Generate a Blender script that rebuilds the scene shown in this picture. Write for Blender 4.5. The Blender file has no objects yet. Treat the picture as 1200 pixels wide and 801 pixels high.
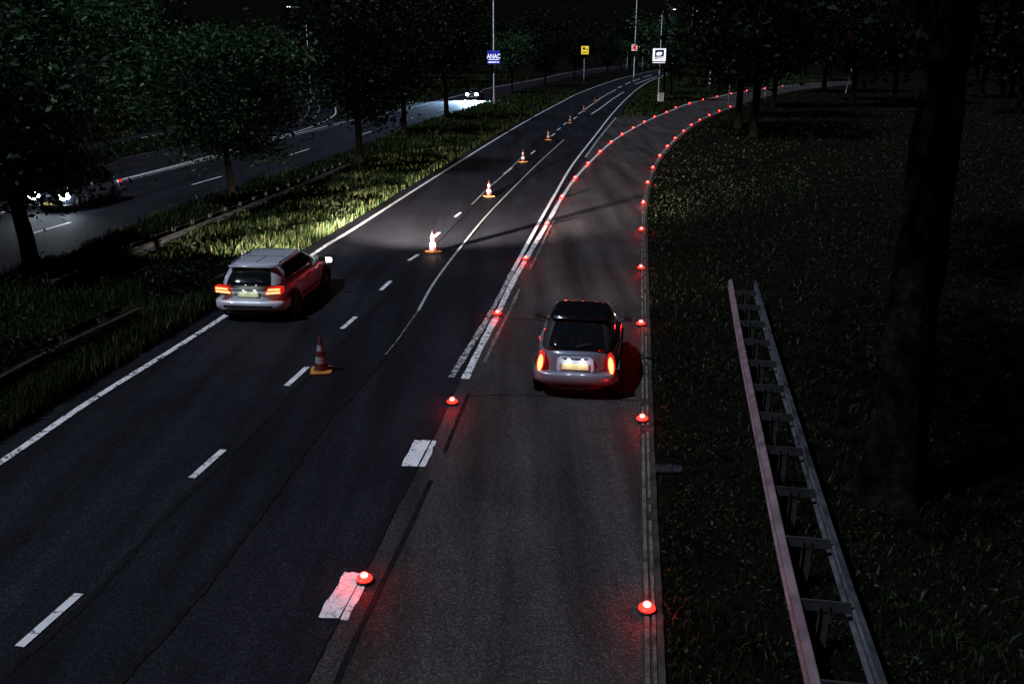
import bpy, bmesh, math, random
import numpy as np
from mathutils import Vector, Matrix
random.seed(7); RNG = np.random.default_rng(11)
S = bpy.context.scene; C = S.collection
# ---------------------------------------------------------------- camera
CAM_H, F, CX, CY, YH = 6.3, 1050.0, 600.0, 400.5, 60.0
TH = math.atan((CY-YH)/F)
cd = bpy.data.cameras.new('camera'); cam = bpy.data.objects.new('camera', cd); C.objects.link(cam)
cam.location = (0,0,CAM_H); cam.rotation_euler = (math.pi/2-TH,0,0)
cd.sensor_width = 36; cd.lens = 36*F/1200; cd.clip_end = 3000; cd.clip_start = .1
S.camera = cam
# ---------------------------------------------------------------- sky, moon, exposure
KEY_EL = math.radians(57); KEY_AZ = math.radians(-118)      # azimuth from +Y, clockwise
SKY_STRENGTH, KEY_STRENGTH = .0004, 2.4
w = bpy.data.worlds.new('World'); S.world = w; w.use_nodes = True
nt = w.node_tree; bg = nt.nodes['Background']; sk = nt.nodes.new('ShaderNodeTexSky')
sk.sky_type = 'NISHITA'; sk.sun_disc = False; sk.sun_elevation = KEY_EL; sk.sun_rotation = KEY_AZ
nt.links.new(sk.outputs[0], bg.inputs[0]); bg.inputs[1].default_value = SKY_STRENGTH
ld = bpy.data.lights.new('key_lamp', 'SUN'); ld.energy = KEY_STRENGTH; ld.angle = math.radians(1.2); ld.color = (.76,.84,1)  # key lamp stands in for street lamps left of the camera
mo = bpy.data.objects.new('key_lamp', ld); C.objects.link(mo)
mdir = Vector((math.cos(KEY_EL)*math.sin(KEY_AZ), math.cos(KEY_EL)*math.cos(KEY_AZ), math.sin(KEY_EL)))
mo.rotation_euler = mdir.to_track_quat('Z','Y').to_euler(); mo.location = (-20,-10,40)
S.view_settings.view_transform = 'Standard'; S.view_settings.look = 'None'
S.view_settings.exposure = 0; S.view_settings.gamma = 1
S.render.resolution_x, S.render.resolution_y = 1024, 683
S.cycles.max_bounces = 4; S.cycles.diffuse_bounces = 2; S.cycles.glossy_bounces = 3; S.cycles.transparent_max_bounces = 4
S.cycles.caustics_reflective = False; S.cycles.caustics_refractive = False

def P(x, y, z=0.0):
    """reference pixel (1200x801) -> point on the plane at height z"""
    h = CAM_H - z
    Zc = h/((y-CY)/F*math.cos(TH)+math.sin(TH))
    X = (x-CX)/F*Zc
    D = Zc*math.cos(TH) - (y-CY)/F*Zc*math.sin(TH)
    return Vector((X, D, z))
def PZ(x, y, D):
    """pixel -> point at ground distance D"""
    a = (y-CY)/F
    Zc = D/(math.cos(TH)-a*math.sin(TH))
    return Vector(((x-CX)/F*Zc, D, CAM_H - Zc*(a*math.cos(TH)+math.sin(TH))))

# ---------------------------------------------------------------- helpers
def tag(o, label=None, cat=None, group=None, kind=None):
    if label: o['label'] = label
    if cat: o['category'] = cat
    if group: o['group'] = group
    if kind: o['kind'] = kind
    return o
def empty(name, loc, rz=0.0):
    o = bpy.data.objects.new(name, None); C.objects.link(o); o.location = loc
    o.rotation_euler = (0,0,rz); o.empty_display_size = .2; return o
def copy_tree(o, parent=None):
    c = o.copy(); C.objects.link(c)
    if parent: c.parent = parent
    for ch in list(o.children): copy_tree(ch, c)
    return c
def link(name, me, mat, parent=None):
    o = bpy.data.objects.new(name, me); C.objects.link(o)
    for m in (mat if isinstance(mat,(list,tuple)) else [mat]): me.materials.append(m)
    if parent: o.parent = parent
    return o
def smooth(me, on=True):
    me.polygons.foreach_set('use_smooth', [on]*len(me.polygons))
class MB:
    def __init__(s): s.v=[]; s.f=[]; s.m=[]
    def add(s, vs, fs, m=0):
        b=len(s.v); s.v += [tuple(v) for v in vs]; s.f += [tuple(b+i for i in f) for f in fs]; s.m += [m]*len(fs); return s
    def box(s, c, d, rz=0, rx=0, m=0, ry=0):
        R = Matrix.Rotation(rz,3,'Z') @ Matrix.Rotation(rx,3,'X') @ Matrix.Rotation(ry,3,'Y')
        vs = [Vector(c)+R@Vector((sx*d[0]/2,sy*d[1]/2,sz*d[2]/2)) for sz in (-1,1) for sy in (-1,1) for sx in (-1,1)]
        return s.add(vs, [(0,2,3,1),(4,5,7,6),(0,1,5,4),(2,6,7,3),(0,4,6,2),(1,3,7,5)], m)
    def tube(s, pts, rs, n=10, m=0, cap=True):
        pts=[Vector(p) for p in pts]
        if not isinstance(rs,(list,tuple)): rs=[rs]*len(pts)
        vs=[]; fs=[]
        for i,p in enumerate(pts):
            d=(pts[min(i+1,len(pts)-1)]-pts[max(i-1,0)]).normalized()
            a=Vector((0,0,1)) if abs(d.z)<.95 else Vector((1,0,0))
            u=d.cross(a).normalized(); v=d.cross(u)
            for k in range(n):
                t=2*math.pi*k/n; vs.append(p+u*math.cos(t)*rs[i]+v*math.sin(t)*rs[i])
        for i in range(len(pts)-1):
            for k in range(n):
                k2=(k+1)%n; fs.append((i*n+k,i*n+k2,(i+1)*n+k2,(i+1)*n+k))
        if cap:
            fs.append(tuple(range(n))[::-1]); fs.append(tuple((len(pts)-1)*n+k for k in range(n)))
        return s.add(vs, fs, m)
    def lathe(s, prof, n=24, c=(0,0,0), m=0):
        vs=[]; fs=[]
        for r,z in prof:
            for k in range(n):
                t=2*math.pi*k/n; vs.append((c[0]+r*math.cos(t),c[1]+r*math.sin(t),c[2]+z))
        for i in range(len(prof)-1):
            for k in range(n):
                k2=(k+1)%n; fs.append((i*n+k,i*n+k2,(i+1)*n+k2,(i+1)*n+k))
        fs.append(tuple(range(n))[::-1]); fs.append(tuple((len(prof)-1)*n+k for k in range(n)))
        return s.add(vs, fs, m)
    def rings(s, R, m=0, cap0=True, cap1=True):
        n=len(R[0]); vs=[p for r in R for p in r]; fs=[]
        for i in range(len(R)-1):
            for k in range(n):
                k2=(k+1)%n; fs.append((i*n+k,i*n+k2,(i+1)*n+k2,(i+1)*n+k))
        if cap0: fs.append(tuple(range(n))[::-1])
        if cap1: fs.append(tuple((len(R)-1)*n+k for k in range(n)))
        return s.add(vs, fs, m)
    def prism(s, poly, axis_o, u, v, nrm, t, m=0):
        """extruded flat outline"""
        o=Vector(axis_o); u=Vector(u); v=Vector(v); nr=Vector(nrm); n=len(poly)
        a=[o+u*x+v*y for x,y in poly]; b=[p+nr*t for p in a]
        fs=[tuple(range(n))[::-1], tuple(range(n,2*n))]+[(i,(i+1)%n,n+(i+1)%n,n+i) for i in range(n)]
        return s.add(a+b, fs, m)
    def build(s, name, mat, parent=None, sm=False, loc=None, bevel=0):
        me=bpy.data.meshes.new(name); me.from_pydata(s.v,[],s.f); me.polygons.foreach_set('material_index', s.m)
        bm=bmesh.new(); bm.from_mesh(me); bmesh.ops.recalc_face_normals(bm, faces=bm.faces); bm.to_mesh(me); bm.free()
        if sm: smooth(me)
        o=link(name, me, mat, parent)
        if loc is not None: o.location=loc
        if bevel:
            b=o.modifiers.new('b','BEVEL'); b.width=bevel; b.segments=2; b.limit_method='ANGLE'
        return o
def np_mesh(name, V, Fq, mat, parent=None, mi=None):
    """V (n,3), Fq (m,k) equal-size faces"""
    me=bpy.data.meshes.new(name); n=len(V); m,k=Fq.shape
    me.vertices.add(n); me.vertices.foreach_set('co', V.astype(np.float32).ravel())
    me.loops.add(m*k); me.loops.foreach_set('vertex_index', Fq.astype(np.int32).ravel())
    me.polygons.add(m); me.polygons.foreach_set('loop_start', (np.arange(m)*k).astype(np.int32))
    me.polygons.foreach_set('loop_total', np.full(m,k,dtype=np.int32))
    if mi is not None: me.polygons.foreach_set('material_index', mi.astype(np.int32))
    me.update(); return link(name, me, mat, parent)

# ---------------------------------------------------------------- materials
def mat(name, col, rough=.7, metal=0, emis=None, es=0, spec=None, coat=0):
    if spec is None and rough>=.8: spec=.06
    m=bpy.data.materials.new(name); m.use_nodes=True; b=m.node_tree.nodes['Principled BSDF']
    b.inputs['Base Color'].default_value=(*col,1); b.inputs['Roughness'].default_value=rough; b.inputs['Metallic'].default_value=metal
    if emis: b.inputs['Emission Color'].default_value=(*emis,1); b.inputs['Emission Strength'].default_value=es
    if spec is not None: b.inputs['Specular IOR Level'].default_value=spec
    if coat: b.inputs['Coat Weight'].default_value=coat; b.inputs['Coat Roughness'].default_value=.06
    return m
def N(t, k, **kw):
    n=t.nodes.new(k)
    for a,b in kw.items():
        if a in n.inputs: n.inputs[a].default_value=b
        else: setattr(n,a,b)
    return n
def ramp(t, src, stops):
    r=t.nodes.new('ShaderNodeValToRGB'); t.links.new(src, r.inputs[0])
    e=r.color_ramp.elements
    while len(e)<len(stops): e.new(.5)
    for i,(p,c) in enumerate(stops):
        e[i].position=p; e[i].color=(*(c if isinstance(c,tuple) else (c,c,c)),1)
    return r.outputs[0]
def mul(t, a, b, f=1.0, mode='MULTIPLY'):
    m=t.nodes.new('ShaderNodeMix'); m.data_type='RGBA'; m.blend_type=mode
    if hasattr(f,'name'): t.links.new(f, m.inputs[0])
    else: m.inputs[0].default_value=f
    for i,s in ((6,a),(7,b)):
        if isinstance(s,tuple): m.inputs[i].default_value=(*s,1)
        else: t.links.new(s, m.inputs[i])
    return m.outputs[2]
def noisy(name, c0, c1, scale=3, rough=.8, bump=0, bscale=60, metal=0, detail=6, coat=0):
    m=mat(name, c0, rough, metal, coat=coat); t=m.node_tree; b=t.nodes['Principled BSDF']
    tc=N(t,'ShaderNodeTexCoord'); n=N(t,'ShaderNodeTexNoise',Scale=scale,Detail=detail); t.links.new(tc.outputs['Object'], n.inputs[0])
    t.links.new(ramp(t,n.outputs[0],[(.3,c0),(.7,c1)]), b.inputs['Base Color'])
    if bump:
        n2=N(t,'ShaderNodeTexNoise',Scale=bscale,Detail=3); t.links.new(tc.outputs['Object'], n2.inputs[0])
        bp=N(t,'ShaderNodeBump',Strength=bump,Distance=.02); t.links.new(n2.outputs[0],bp.inputs['Height']); t.links.new(bp.outputs[0], b.inputs['Normal'])
    return m
def asphalt(name, c0, c1, grit=.9, rough=.72, tint=(1,1,1)):
    m=mat(name, c0, rough, spec=.10); t=m.node_tree; b=t.nodes['Principled BSDF']
    g=N(t,'ShaderNodeNewGeometry'); pos=g.outputs['Position']
    n1=N(t,'ShaderNodeTexNoise',Scale=.35,Detail=5,Roughness=.6); t.links.new(pos,n1.inputs[0])
    base=ramp(t,n1.outputs[0],[(.32,c0),(.68,c1)])
    # stones of the surface: fine speckle
    v=N(t,'ShaderNodeTexVoronoi',Scale=62); t.links.new(pos,v.inputs[0])
    sep=N(t,'ShaderNodeSeparateColor'); t.links.new(v.outputs['Color'],sep.inputs[0])
    sp=ramp(t,sep.outputs[0],[(0,.45),(.5,.85),(.84,1.25),(1,2.8)])
    c=mul(t,base,sp,grit)
    # long wheel-track smears and patches
    mp=N(t,'ShaderNodeMapping'); mp.inputs['Scale'].default_value=(1.2,.09,1); mp.inputs['Rotation'].default_value=(0,0,.13); t.links.new(pos,mp.inputs[0])
    n2=N(t,'ShaderNodeTexNoise',Scale=1.3,Detail=4); t.links.new(mp.outputs[0],n2.inputs[0])
    c=mul(t,c,ramp(t,n2.outputs[0],[(.3,.42),(.7,1.6)]),.9)
    # hairline cracks
    n3=N(t,'ShaderNodeTexNoise',Scale=.8,Detail=3); t.links.new(pos,n3.inputs[0])
    ad=mul(t,pos,n3.outputs[1],.35,'ADD')
    v2=N(t,'ShaderNodeTexVoronoi',Scale=.33,feature='DISTANCE_TO_EDGE'); t.links.new(ad,v2.inputs[0])
    c=mul(t,c,ramp(t,v2.outputs[0],[(0,.5),(.003,.7),(.005,1)]),.35)
    t.links.new(c,b.inputs['Base Color'])
    n4=N(t,'ShaderNodeTexNoise',Scale=70,Detail=2); t.links.new(pos,n4.inputs[0])
    bp=N(t,'ShaderNodeBump',Strength=.5,Distance=.012); t.links.new(n4.outputs[0],bp.inputs['Height']); t.links.new(bp.outputs[0],b.inputs['Normal'])
    return m
def paint(name, col, thr=.35, scale=9, crack=3.5, under=(.03,.03,.033), streak=False):
    """worn road paint: chips and cracks through which the asphalt shows"""
    m=mat(name,col,.55); t=m.node_tree; b=t.nodes['Principled BSDF']
    g=N(t,'ShaderNodeNewGeometry'); pos=g.outputs['Position']
    n=N(t,'ShaderNodeTexNoise',Scale=scale,Detail=5,Roughness=.65); t.links.new(pos,n.inputs[0])
    mask=ramp(t,n.outputs[0],[(thr-.03,0.0),(thr+.03,1.0)])
    n1=N(t,'ShaderNodeTexNoise',Scale=5,Detail=3); t.links.new(pos,n1.inputs[0])
    v=N(t,'ShaderNodeTexVoronoi',Scale=crack,feature='DISTANCE_TO_EDGE'); t.links.new(mul(t,pos,n1.outputs[1],.25,'ADD'),v.inputs[0])
    mask2=ramp(t,v.outputs[0],[(0,0.0),(.03,1.0)])
    mk=mul(t,mask,mask2)
    n2=N(t,'ShaderNodeTexNoise',Scale=3,Detail=6); t.links.new(pos,n2.inputs[0])
    pc=mul(t,(*col,),ramp(t,n2.outputs[0],[(.3,.78),(.65,1.0)]))
    t.links.new(mul(t,under,pc,mk,'MIX'),b.inputs['Base Color'])
    return m
M={}
M['asphalt_main']=asphalt('asphalt_main',(.0072,.0076,.0115),(.0125,.0128,.0178))
M['asphalt_patch']=asphalt('asphalt_patch',(.0055,.006,.0095),(.009,.0095,.0135))
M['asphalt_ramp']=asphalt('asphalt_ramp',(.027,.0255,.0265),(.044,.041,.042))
M['asphalt_far']=asphalt('asphalt_far',(.007,.007,.0105),(.012,.0118,.0155))
M['paint']=paint('paint',(.78,.78,.80),.43,8,3)
M['paint_dash']=paint('paint_dash',(.74,.74,.76),.33,7,2.2)
M['paint_grey']=paint('paint_grey',(.42,.44,.40),.40,9,4)
M['paint_worn']=paint('paint_worn',(.62,.62,.62),.50,13,7,(.035,.035,.038))
M['paint_faint']=paint('paint_faint',(.26,.26,.25),.52,16,5,(.04,.04,.042))
M['paint_block']=paint('paint_block',(.80,.80,.83),.34,6,6,(.10,.10,.12))
M['seal']=noisy('seal',(.006,.006,.007),(.012,.012,.013),6,.85)
M['concrete']=noisy('concrete',(.045,.040,.037),(.17,.15,.14),5,.85,.4,40)
M['bed']=noisy('bed',(.014,.013,.012),(.06,.054,.05),3,.9,.4,30)
M['mortar']=noisy('mortar',(.02,.019,.017),(.05,.045,.04),9,.95)
M['soil']=noisy('soil',(.0012,.0015,.0008),(.0045,.0042,.0025),1.4,.95,.8,8)
M['bark']=noisy('bark',(.0015,.0013,.001),(.013,.011,.009),9,.95,1.0,14)
M['grey_metal']=noisy('grey_metal',(.25,.27,.29),(.42,.44,.46),4,.5,metal=.6)
M['rail_grey']=noisy('rail_grey',(.04,.045,.055),(.12,.13,.15),4,.5,.3,14,metal=.35)
M['rail']=noisy('rail',(.13,.095,.11),(.27,.20,.23),3,.5,.3,14,metal=.35)  # pink tint puts the red lamp light on the beam into its colour
M['rail_dark']=noisy('rail_dark',(.015,.016,.018),(.05,.052,.056),5,.6,metal=.3)
M['rail_rust']=noisy('rail_rust',(.014,.011,.010),(.05,.038,.033),4,.7,metal=.2)
M['black']=mat('black',(.012,.012,.013),.6)
M['rubber']=mat('rubber',(.018,.018,.018),.85)
M['white_plastic']=mat('white_plastic',(.75,.75,.75),.45)
M['red_bulb']=mat('red_bulb',(.8,.1,.1),.4,emis=(1,.0032,.0024),es=380)
M['red_lens_glow']=mat('red_lens_glow',(.5,.01,.01),.3,emis=(1,.012,.008),es=7)  # lens ring glows to imitate the red halo round the bulb
M['dim_bulb']=mat('dim_bulb',(.8,.5,.5),.4,emis=(1,.45,.4),es=4)
def leafmat(name,c0,c1,c2):
    m=mat(name,c0,.5,spec=.12); t=m.node_tree; b=t.nodes['Principled BSDF']
    g=N(t,'ShaderNodeNewGeometry'); 
    c=ramp(t,g.outputs['Random Per Island'],[(0,c0),(.6,c1),(1,c2)])
    t.links.new(c,b.inputs['Base Color'])
    tr=N(t,'ShaderNodeBsdfTranslucent'); t.links.new(c,tr.inputs[0])
    mx=N(t,'ShaderNodeMixShader'); mx.inputs[0].default_value=.25
    t.links.new(b.outputs[0],mx.inputs[1]); t.links.new(tr.outputs[0],mx.inputs[2]); t.links.new(mx.outputs[0],t.nodes['Material Output'].inputs[0])
    return m
M['leaf']=leafmat('leaf',(.006,.022,.008),(.020,.056,.022),(.10,.19,.09))
M['leaf_dark']=leafmat('leaf_dark',(.0015,.004,.0015),(.0045,.010,.004),(.016,.027,.013))  # darker leaf copy puts the shade of unlit crowns into the colour
M['leaf_lit']=leafmat('leaf_lit',(.03,.045,.012),(.08,.095,.03),(.18,.20,.08))  # pale yellow-green puts the light on the island foliage into the colour
M['grass']=leafmat('grass_blades',(.006,.016,.004),(.018,.036,.009),(.10,.10,.04))
M['grass_short']=leafmat('grass_short',(.0025,.006,.0015),(.007,.013,.004),(.03,.034,.015))
M['weed']=leafmat('weed_leaves',(.003,.009,.003),(.010,.024,.008),(.055,.065,.035))

# ---------------------------------------------------------------- curves and ribbons
def cat(pts, n=8):
    pts=[Vector(p) for p in pts]; out=[]
    q=[2*pts[0]-pts[1]]+pts+[2*pts[-1]-pts[-2]]
    for i in range(1,len(q)-2):
        a,b,c,d=q[i-1:i+3]
        for k in range(n):
            t=k/n
            out.append(.5*((2*b)+(c-a)*t+(2*a-5*b+4*c-d)*t*t+(3*b-a-3*c+d)*t**3))
    out.append(pts[-1]); return out
def ribbon_mb(pts, wid, z, mb=None, jag=0, spline=True, thick=0):
    mb=mb or MB(); c=cat(pts) if spline else [Vector(p) for p in pts]
    L=[];R=[]
    for i,p in enumerate(c):
        d=c[min(i+1,len(c)-1)]-c[max(i-1,0)]; d.z=0; d.normalize(); nrm=Vector((-d.y,d.x,0))
        j=1+jag*random.uniform(-1,1)
        L.append(Vector((p.x,p.y,z))+nrm*wid/2*j); R.append(Vector((p.x,p.y,z))-nrm*wid/2*j)
    n=len(c); mb.add(L+R,[(i,n+i,n+i+1,i+1) for i in range(n-1)])
    return mb
def sheet(name, px, z, m, parent=None, extra=()):
    """flat polygon from boundary pixels"""
    pts=[P(x,y) for x,y in px]; pts=[Vector((p.x,p.y,z)) for p in pts]+[Vector((x,y,z)) for x,y in extra]
    bm=bmesh.new(); vs=[bm.verts.new(p) for p in pts]; f=bm.faces.new(vs)
    bm.normal_update()
    if f.normal.z<0: f.normal_flip()
    bmesh.ops.triangulate(bm,faces=bm.faces[:])
    me=bpy.data.meshes.new(name); bm.to_mesh(me); bm.free()
    return link(name,me,m,parent)
def spx(px,n=5):
    """smooth a pixel polyline in the ground plane, return pixels of the ground points as world vectors"""
    return cat([P(x,y) for x,y in px],n)
def wsheet(name, world, z, m, parent=None):
    bm=bmesh.new(); vs=[bm.verts.new((p.x,p.y,z)) for p in world]; f=bm.faces.new(vs); bm.normal_update()
    if f.normal.z<0: f.normal_flip()
    bmesh.ops.triangulate(bm,faces=bm.faces[:])
    me=bpy.data.meshes.new(name); bm.to_mesh(me); bm.free()
    return link(name,me,m,parent)

# ---------------------------------------------------------------- ground
gm=bpy.data.meshes.new('ground'); gx=[-700,700]; 
gm.from_pydata([(-900,-60,0),(900,-60,0),(900,1400,0),(-900,1400,0)],[],[(0,1,2,3)])
tag(link('ground',gm,M['soil']),kind='structure')

# main carriageway
E_left=[(-170,652),(0,543),(60,502),(115,465),(262,372),(375,293),(419,266),(513,206),(600,152),(650,124),(687,106),(730,91.5),(767,83),(800,78)]
main_edge=[(x-f*(y-60),y) for (x,y),f in zip(E_left,[.085]*14)]      # tarmac reaches half a metre past the line
R_edge_far=[(835,79),(800,83),(775,90),(757,100),(741,113),(733,124),(728,135)]
A=spx(main_edge,5)
Bc=cat([P(x,y) for x,y in R_edge_far],5)
low=[P(770,140),P(700,200),P(640,300),P(585,400),P(540,520),P(500,620),P(430,801),P(380,980),P(-300,1050),P(-900,900)]
wd=wsheet('main_road',A+Bc+low,.010,M['asphalt_main']); tag(wd,kind='structure')
# darker relaid middle lane
cen=[(23,759),(93,697),(225,561),(262,528),(336,453),(360,431),(401,386),(417,372),(446,341),(458,330),(479,306),(490,299),(508,279),(515,273),(540,250),(575,217),(608,186)]
patch_left=[(-80,870),(20,778),(100,708),(200,600),(268,537),(345,458),(410,392),(452,347),(492,304),(545,251),(580,217),(607,188),(630,163)]
patch_right=[(661,164),(640,183),(621,201),(575,248),(540,290),(510,330),(490,365),(470,393),(440,432),(410,465),(378,500),(345,547),(270,650),(200,735),(140,801),(60,900)]
wsheet('relaid_lane',spx(patch_left,3)+spx(patch_right,3),.014,M['asphalt_patch'],wd)
# ramp
ramp_left=[(310,905),(360,801),(383,755),(412,700),(444,640),(479,570),(512,505),(526,476),(541,445),(560,408),(580,368),(597,333),(613,303),(638,262),(656,231),(672,208),(688,186),(722,137.5),(767,137)]
lampL=[(427,677),(530,470),(583,367),(616,303),(641,262),(658.5,231),(674,208.5),(689,192),(703,178),(716,166.5),(729,157.5),(742,150),(755,143),(767,137),(781,131.5),(792,126),(808,121),(824,117),(840,113.3),(857,109.8),(875,106.5),(896,104)]
lampR=[(758,713),(752.5,491),(751,379.5),(751,314),(751.5,269.5),(754,238),(759,214.5),(765,197),(773,183),(782,172),(791,162.5),(801,154),(810,147),(820,141),(831,135.5),(843,130.5),(856,125.5),(869,121)]
rl_far=[(781,130.5),(808,119.5),(840,112),(875,105),(896,102.5),(925,99),(960,96.5),(1000,95)]
rr_far=[(1000,99),(960,103),(930,107),(905,112),(885,117),(869,122.5),(843,131.5),(820,142),(801,155.5),(782,173.5),(765,199),(755,238),(751.5,280),(751,379),(751,491),(752,600),(754,713),(755,801),(757,930)]
wr=wsheet('exit_road',spx(ramp_left,3)[:-1]+spx([(767,137)]+rl_far,4)+spx(rr_far,5),.018,M['asphalt_ramp']); tag(wr,kind='structure')
# opposite carriageway
up=[(-420,385),(-200,295),(0,250),(100,222),(240,187),(310,167),(400,144),(472,129),(533,113.5),(577,103),(637,92),(683,83),(767,73.5),(830,70)]
lo=[(835,73),(767,76.5),(700,85.5),(642,97),(600,110),(560,125),(500,144),(460,160),(420,176),(345,205),(290,220),(200,253),(110,292),(0,330),(-200,410),(-420,520)]
up2=[(x,y-1.2-(y-60)*.02) for x,y in up]
wo=wsheet('opposite_road',spx(up2,4)+spx(lo,4),.010,M['asphalt_far']); tag(wo,kind='structure')
side=wsheet('side_road',spx([(100,224),(240,188),(320,166),(395,147)],3)+spx([(400,138),(394,126),(388,114),(368,105),(335,98),(250,92),(150,88)],4)+spx([(150,95),(250,101),(325,109),(344,116),(350,128),(338,142),(290,156),(215,172),(140,188),(0,217)],4),.014,M['asphalt_far']); tag(side,kind='structure')

def line(name,px,wid,m,parent,z=.024,jag=0,spline=True):
    return ribbon_mb([P(x,y) for x,y in px],wid,z,jag=jag,spline=spline).build(name,m,parent)
line('edge_line',E_left,.15,M['paint'],wd,jag=.08)
A_line=[(531,443),(551,410),(572,376),(589,345),(603,318),(627,270),(650,229),(672,192),(700,156),(718,133),(735,115),(752,101),(770,92),(800,84)]
line('edge_line',[(x-2,y) for x,y in A_line[:5]],.135,M['paint_worn'],wd,jag=.2); line('edge_line',[(A_line[4][0]-2,A_line[4][1])]+A_line[5:],.125,M['paint_dash'],wd,jag=.05)
def dash(a,b,wid=.12,m='paint_dash',parent=wd,z=.026):
    line('lane_dash',[a,b],wid,M[m],parent,z,spline=False)
for a,b in [((23,759),(93,697)),((225,561),(262,528)),((336,453),(360,431)),((401,386),(417,372)),((446,341),(458,330)),((479,306),(490,299)),((508,279),(515,273)),((533,255),(540,249.5)),
            ((590,205),(600,197)),((622,181),(627,177)),((646,160),(650,157)),((653,153),(657,150)),((660,147),(664,144)),((672,140),(676,137))]: dash(a,b)
line('lane_line',[(553,240),(563,230),(572,221),(585,210),(600,196),(612,184)],.07,M['paint_worn'],wd)
line('lane_line',[(678,134),(692,124),(706,114),(722,105)],.15,M['paint'],wd)
for a,b in [((724,103.5),(729,101)),((733,99),(739,96.5)),((742,95.5),(750,92.5)),((754,91),(764,88))]: dash(a,b,.2)
line('lane_line',[(693,134),(705,126),(717,117),(731,108)],.16,M['paint'],wd)
line('lane_line',[(744,99),(756,94.5),(770,90),(790,86)],.2,M['paint'],wd)
line('lane_line',patch_right[:7],.07,M['paint_grey'],wd); line('lane_line',[patch_right[6],(480,379),(466,399),(452,416)],.05,M['paint_faint'],wd,jag=.4)
line('crack_seal',[(470,393),(458,408),(440,432),(410,465),(378,500),(345,547),(270,650),(200,735),(140,801),(60,900)],.11,M['seal'],wd,.022,jag=.4)
line('crack_seal',patch_left[:11],.09,M['seal'],wd,.022,jag=.5)
line('crack_seal',[(607,162.6),(661,162.8)],.25,M['seal'],wd,.022,spline=False)
# white line the lamps follow
W=[(545,445),(563,408),(583,369),(600,333),(616,305),(641,263),(658.5,232),(674,209.5),(689,193),(703,179),(716,167.5),(729,158.5),(742,151),(755,144),(767,138),(781,132.3),(808,121.7),(840,114),(875,107),(896,104.5),(940,100)]
line('edge_line',W,.155,M['paint'],wr,.028,jag=.14)
line('edge_line',[(722,138),(712,150),(700,165),(686,185)],.14,M['paint_worn'],wr,.026)
line('edge_line',[(650,258),(643,270),(637,283),(629,300),(621,316)],.07,M['paint_faint'],wr,.026,jag=.5)
line('edge_line',[(609,339),(597,365),(581,397),(568,425)],.07,M['paint_faint'],wr,.026,jag=.5)
line('edge_line',[(x+1,y) for x,y in lampR[4:]],.10,M['paint_worn'],wr,.028)
for blk in ([(485,517),(512,517.5),(498,548.5),(471,547)],[(404,671.5),(433,676),(408,728),(372,725)]):
    q=[P(x,y) for x,y in blk]; n=7; pts=[]
    for i in range(4):
        a,b=q[i],q[(i+1)%4]
        for k in range(n):
            p=a.lerp(b,k/n); pts.append(p+Vector((random.uniform(-.018,.018),random.uniform(-.018,.018),0)))
    wsheet('marking_block',pts,.028,M['paint_block'],wr)
line('crack_seal',[(395,801),(412,760),(441,700),(470,640),(490,597),(505,564)],.075,M['seal'],wr,.024,jag=.15)
line('crack_seal',[(549,463),(541,482),(531,506),(521,531)],.07,M['seal'],wr,.024,jag=.25)
line('crack_seal',[(360,801),(383,755),(412,700),(444,640),(460,605),(479,570),(490,548),(512,505),(522,482)],.022,M['seal'],wr,.030,jag=.6)
line('crack_seal',[(350,905),(395,801)],.075,M['seal'],wr,.024,spline=False)
line('crack_seal',[(566,372),(600,374.5),(640,376),(700,380),(751,383)],.025,M['seal'],wr,.030,jag=.5)
line('crack_seal',[(549,465),(600,464),(660,466),(751,471)],.02,M['seal'],wr,.030,jag=.6)
line('crack_seal',[(720,138),(745,138),(766,138)],.2,M['seal'],wr,.030,spline=False)
# opposite road markings
line('edge_line',up,.15,M['paint'],wo,.024)
line('edge_line',[(x+1,y+1.6) for x,y in up[3:7]],.08,M['paint_worn'],wo,.024)
line('edge_line',[(100,221.5),(240,185),(310,164),(340,157),(370,147),(392,135),(393,126)],.13,M['paint_dash'],side,.026)
line('edge_line',[(345,104),(356,113),(362,124),(360,134),(350,144)],.14,M['paint_faint'],side,.026)
line('edge_line',[(352,104),(366,113),(374,124),(371,135),(362,144)],.14,M['paint_faint'],side,.026)
for a,b in [((24,278),(83,261)),((225,217),(260,207)),((340,182),(362,175)),((425,158),(436,154)),((475,141.5),(485,138.5)),((512,130.5),(522,127.5))]: dash(a,b,.12,'paint_dash',wo,.024)
line('edge_line',[(105,216),(130,208.5)],.12,M['paint_dash'],side,.026,spline=False)
line('edge_line',[(140,187),(215,171)],.10,M['paint_faint'],side,.026,spline=False)
cyc=wsheet('cycle_path',spx([(0,205),(120,172),(225,150),(300,136)],3)+spx([(300,132),(225,145.5),(120,167),(0,198)],3),.012,M['asphalt_far']); tag(cyc,kind='structure')
line('edge_line',[(165,162),(212,153)],.14,M['paint_dash'],cyc,.02,spline=False)

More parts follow.
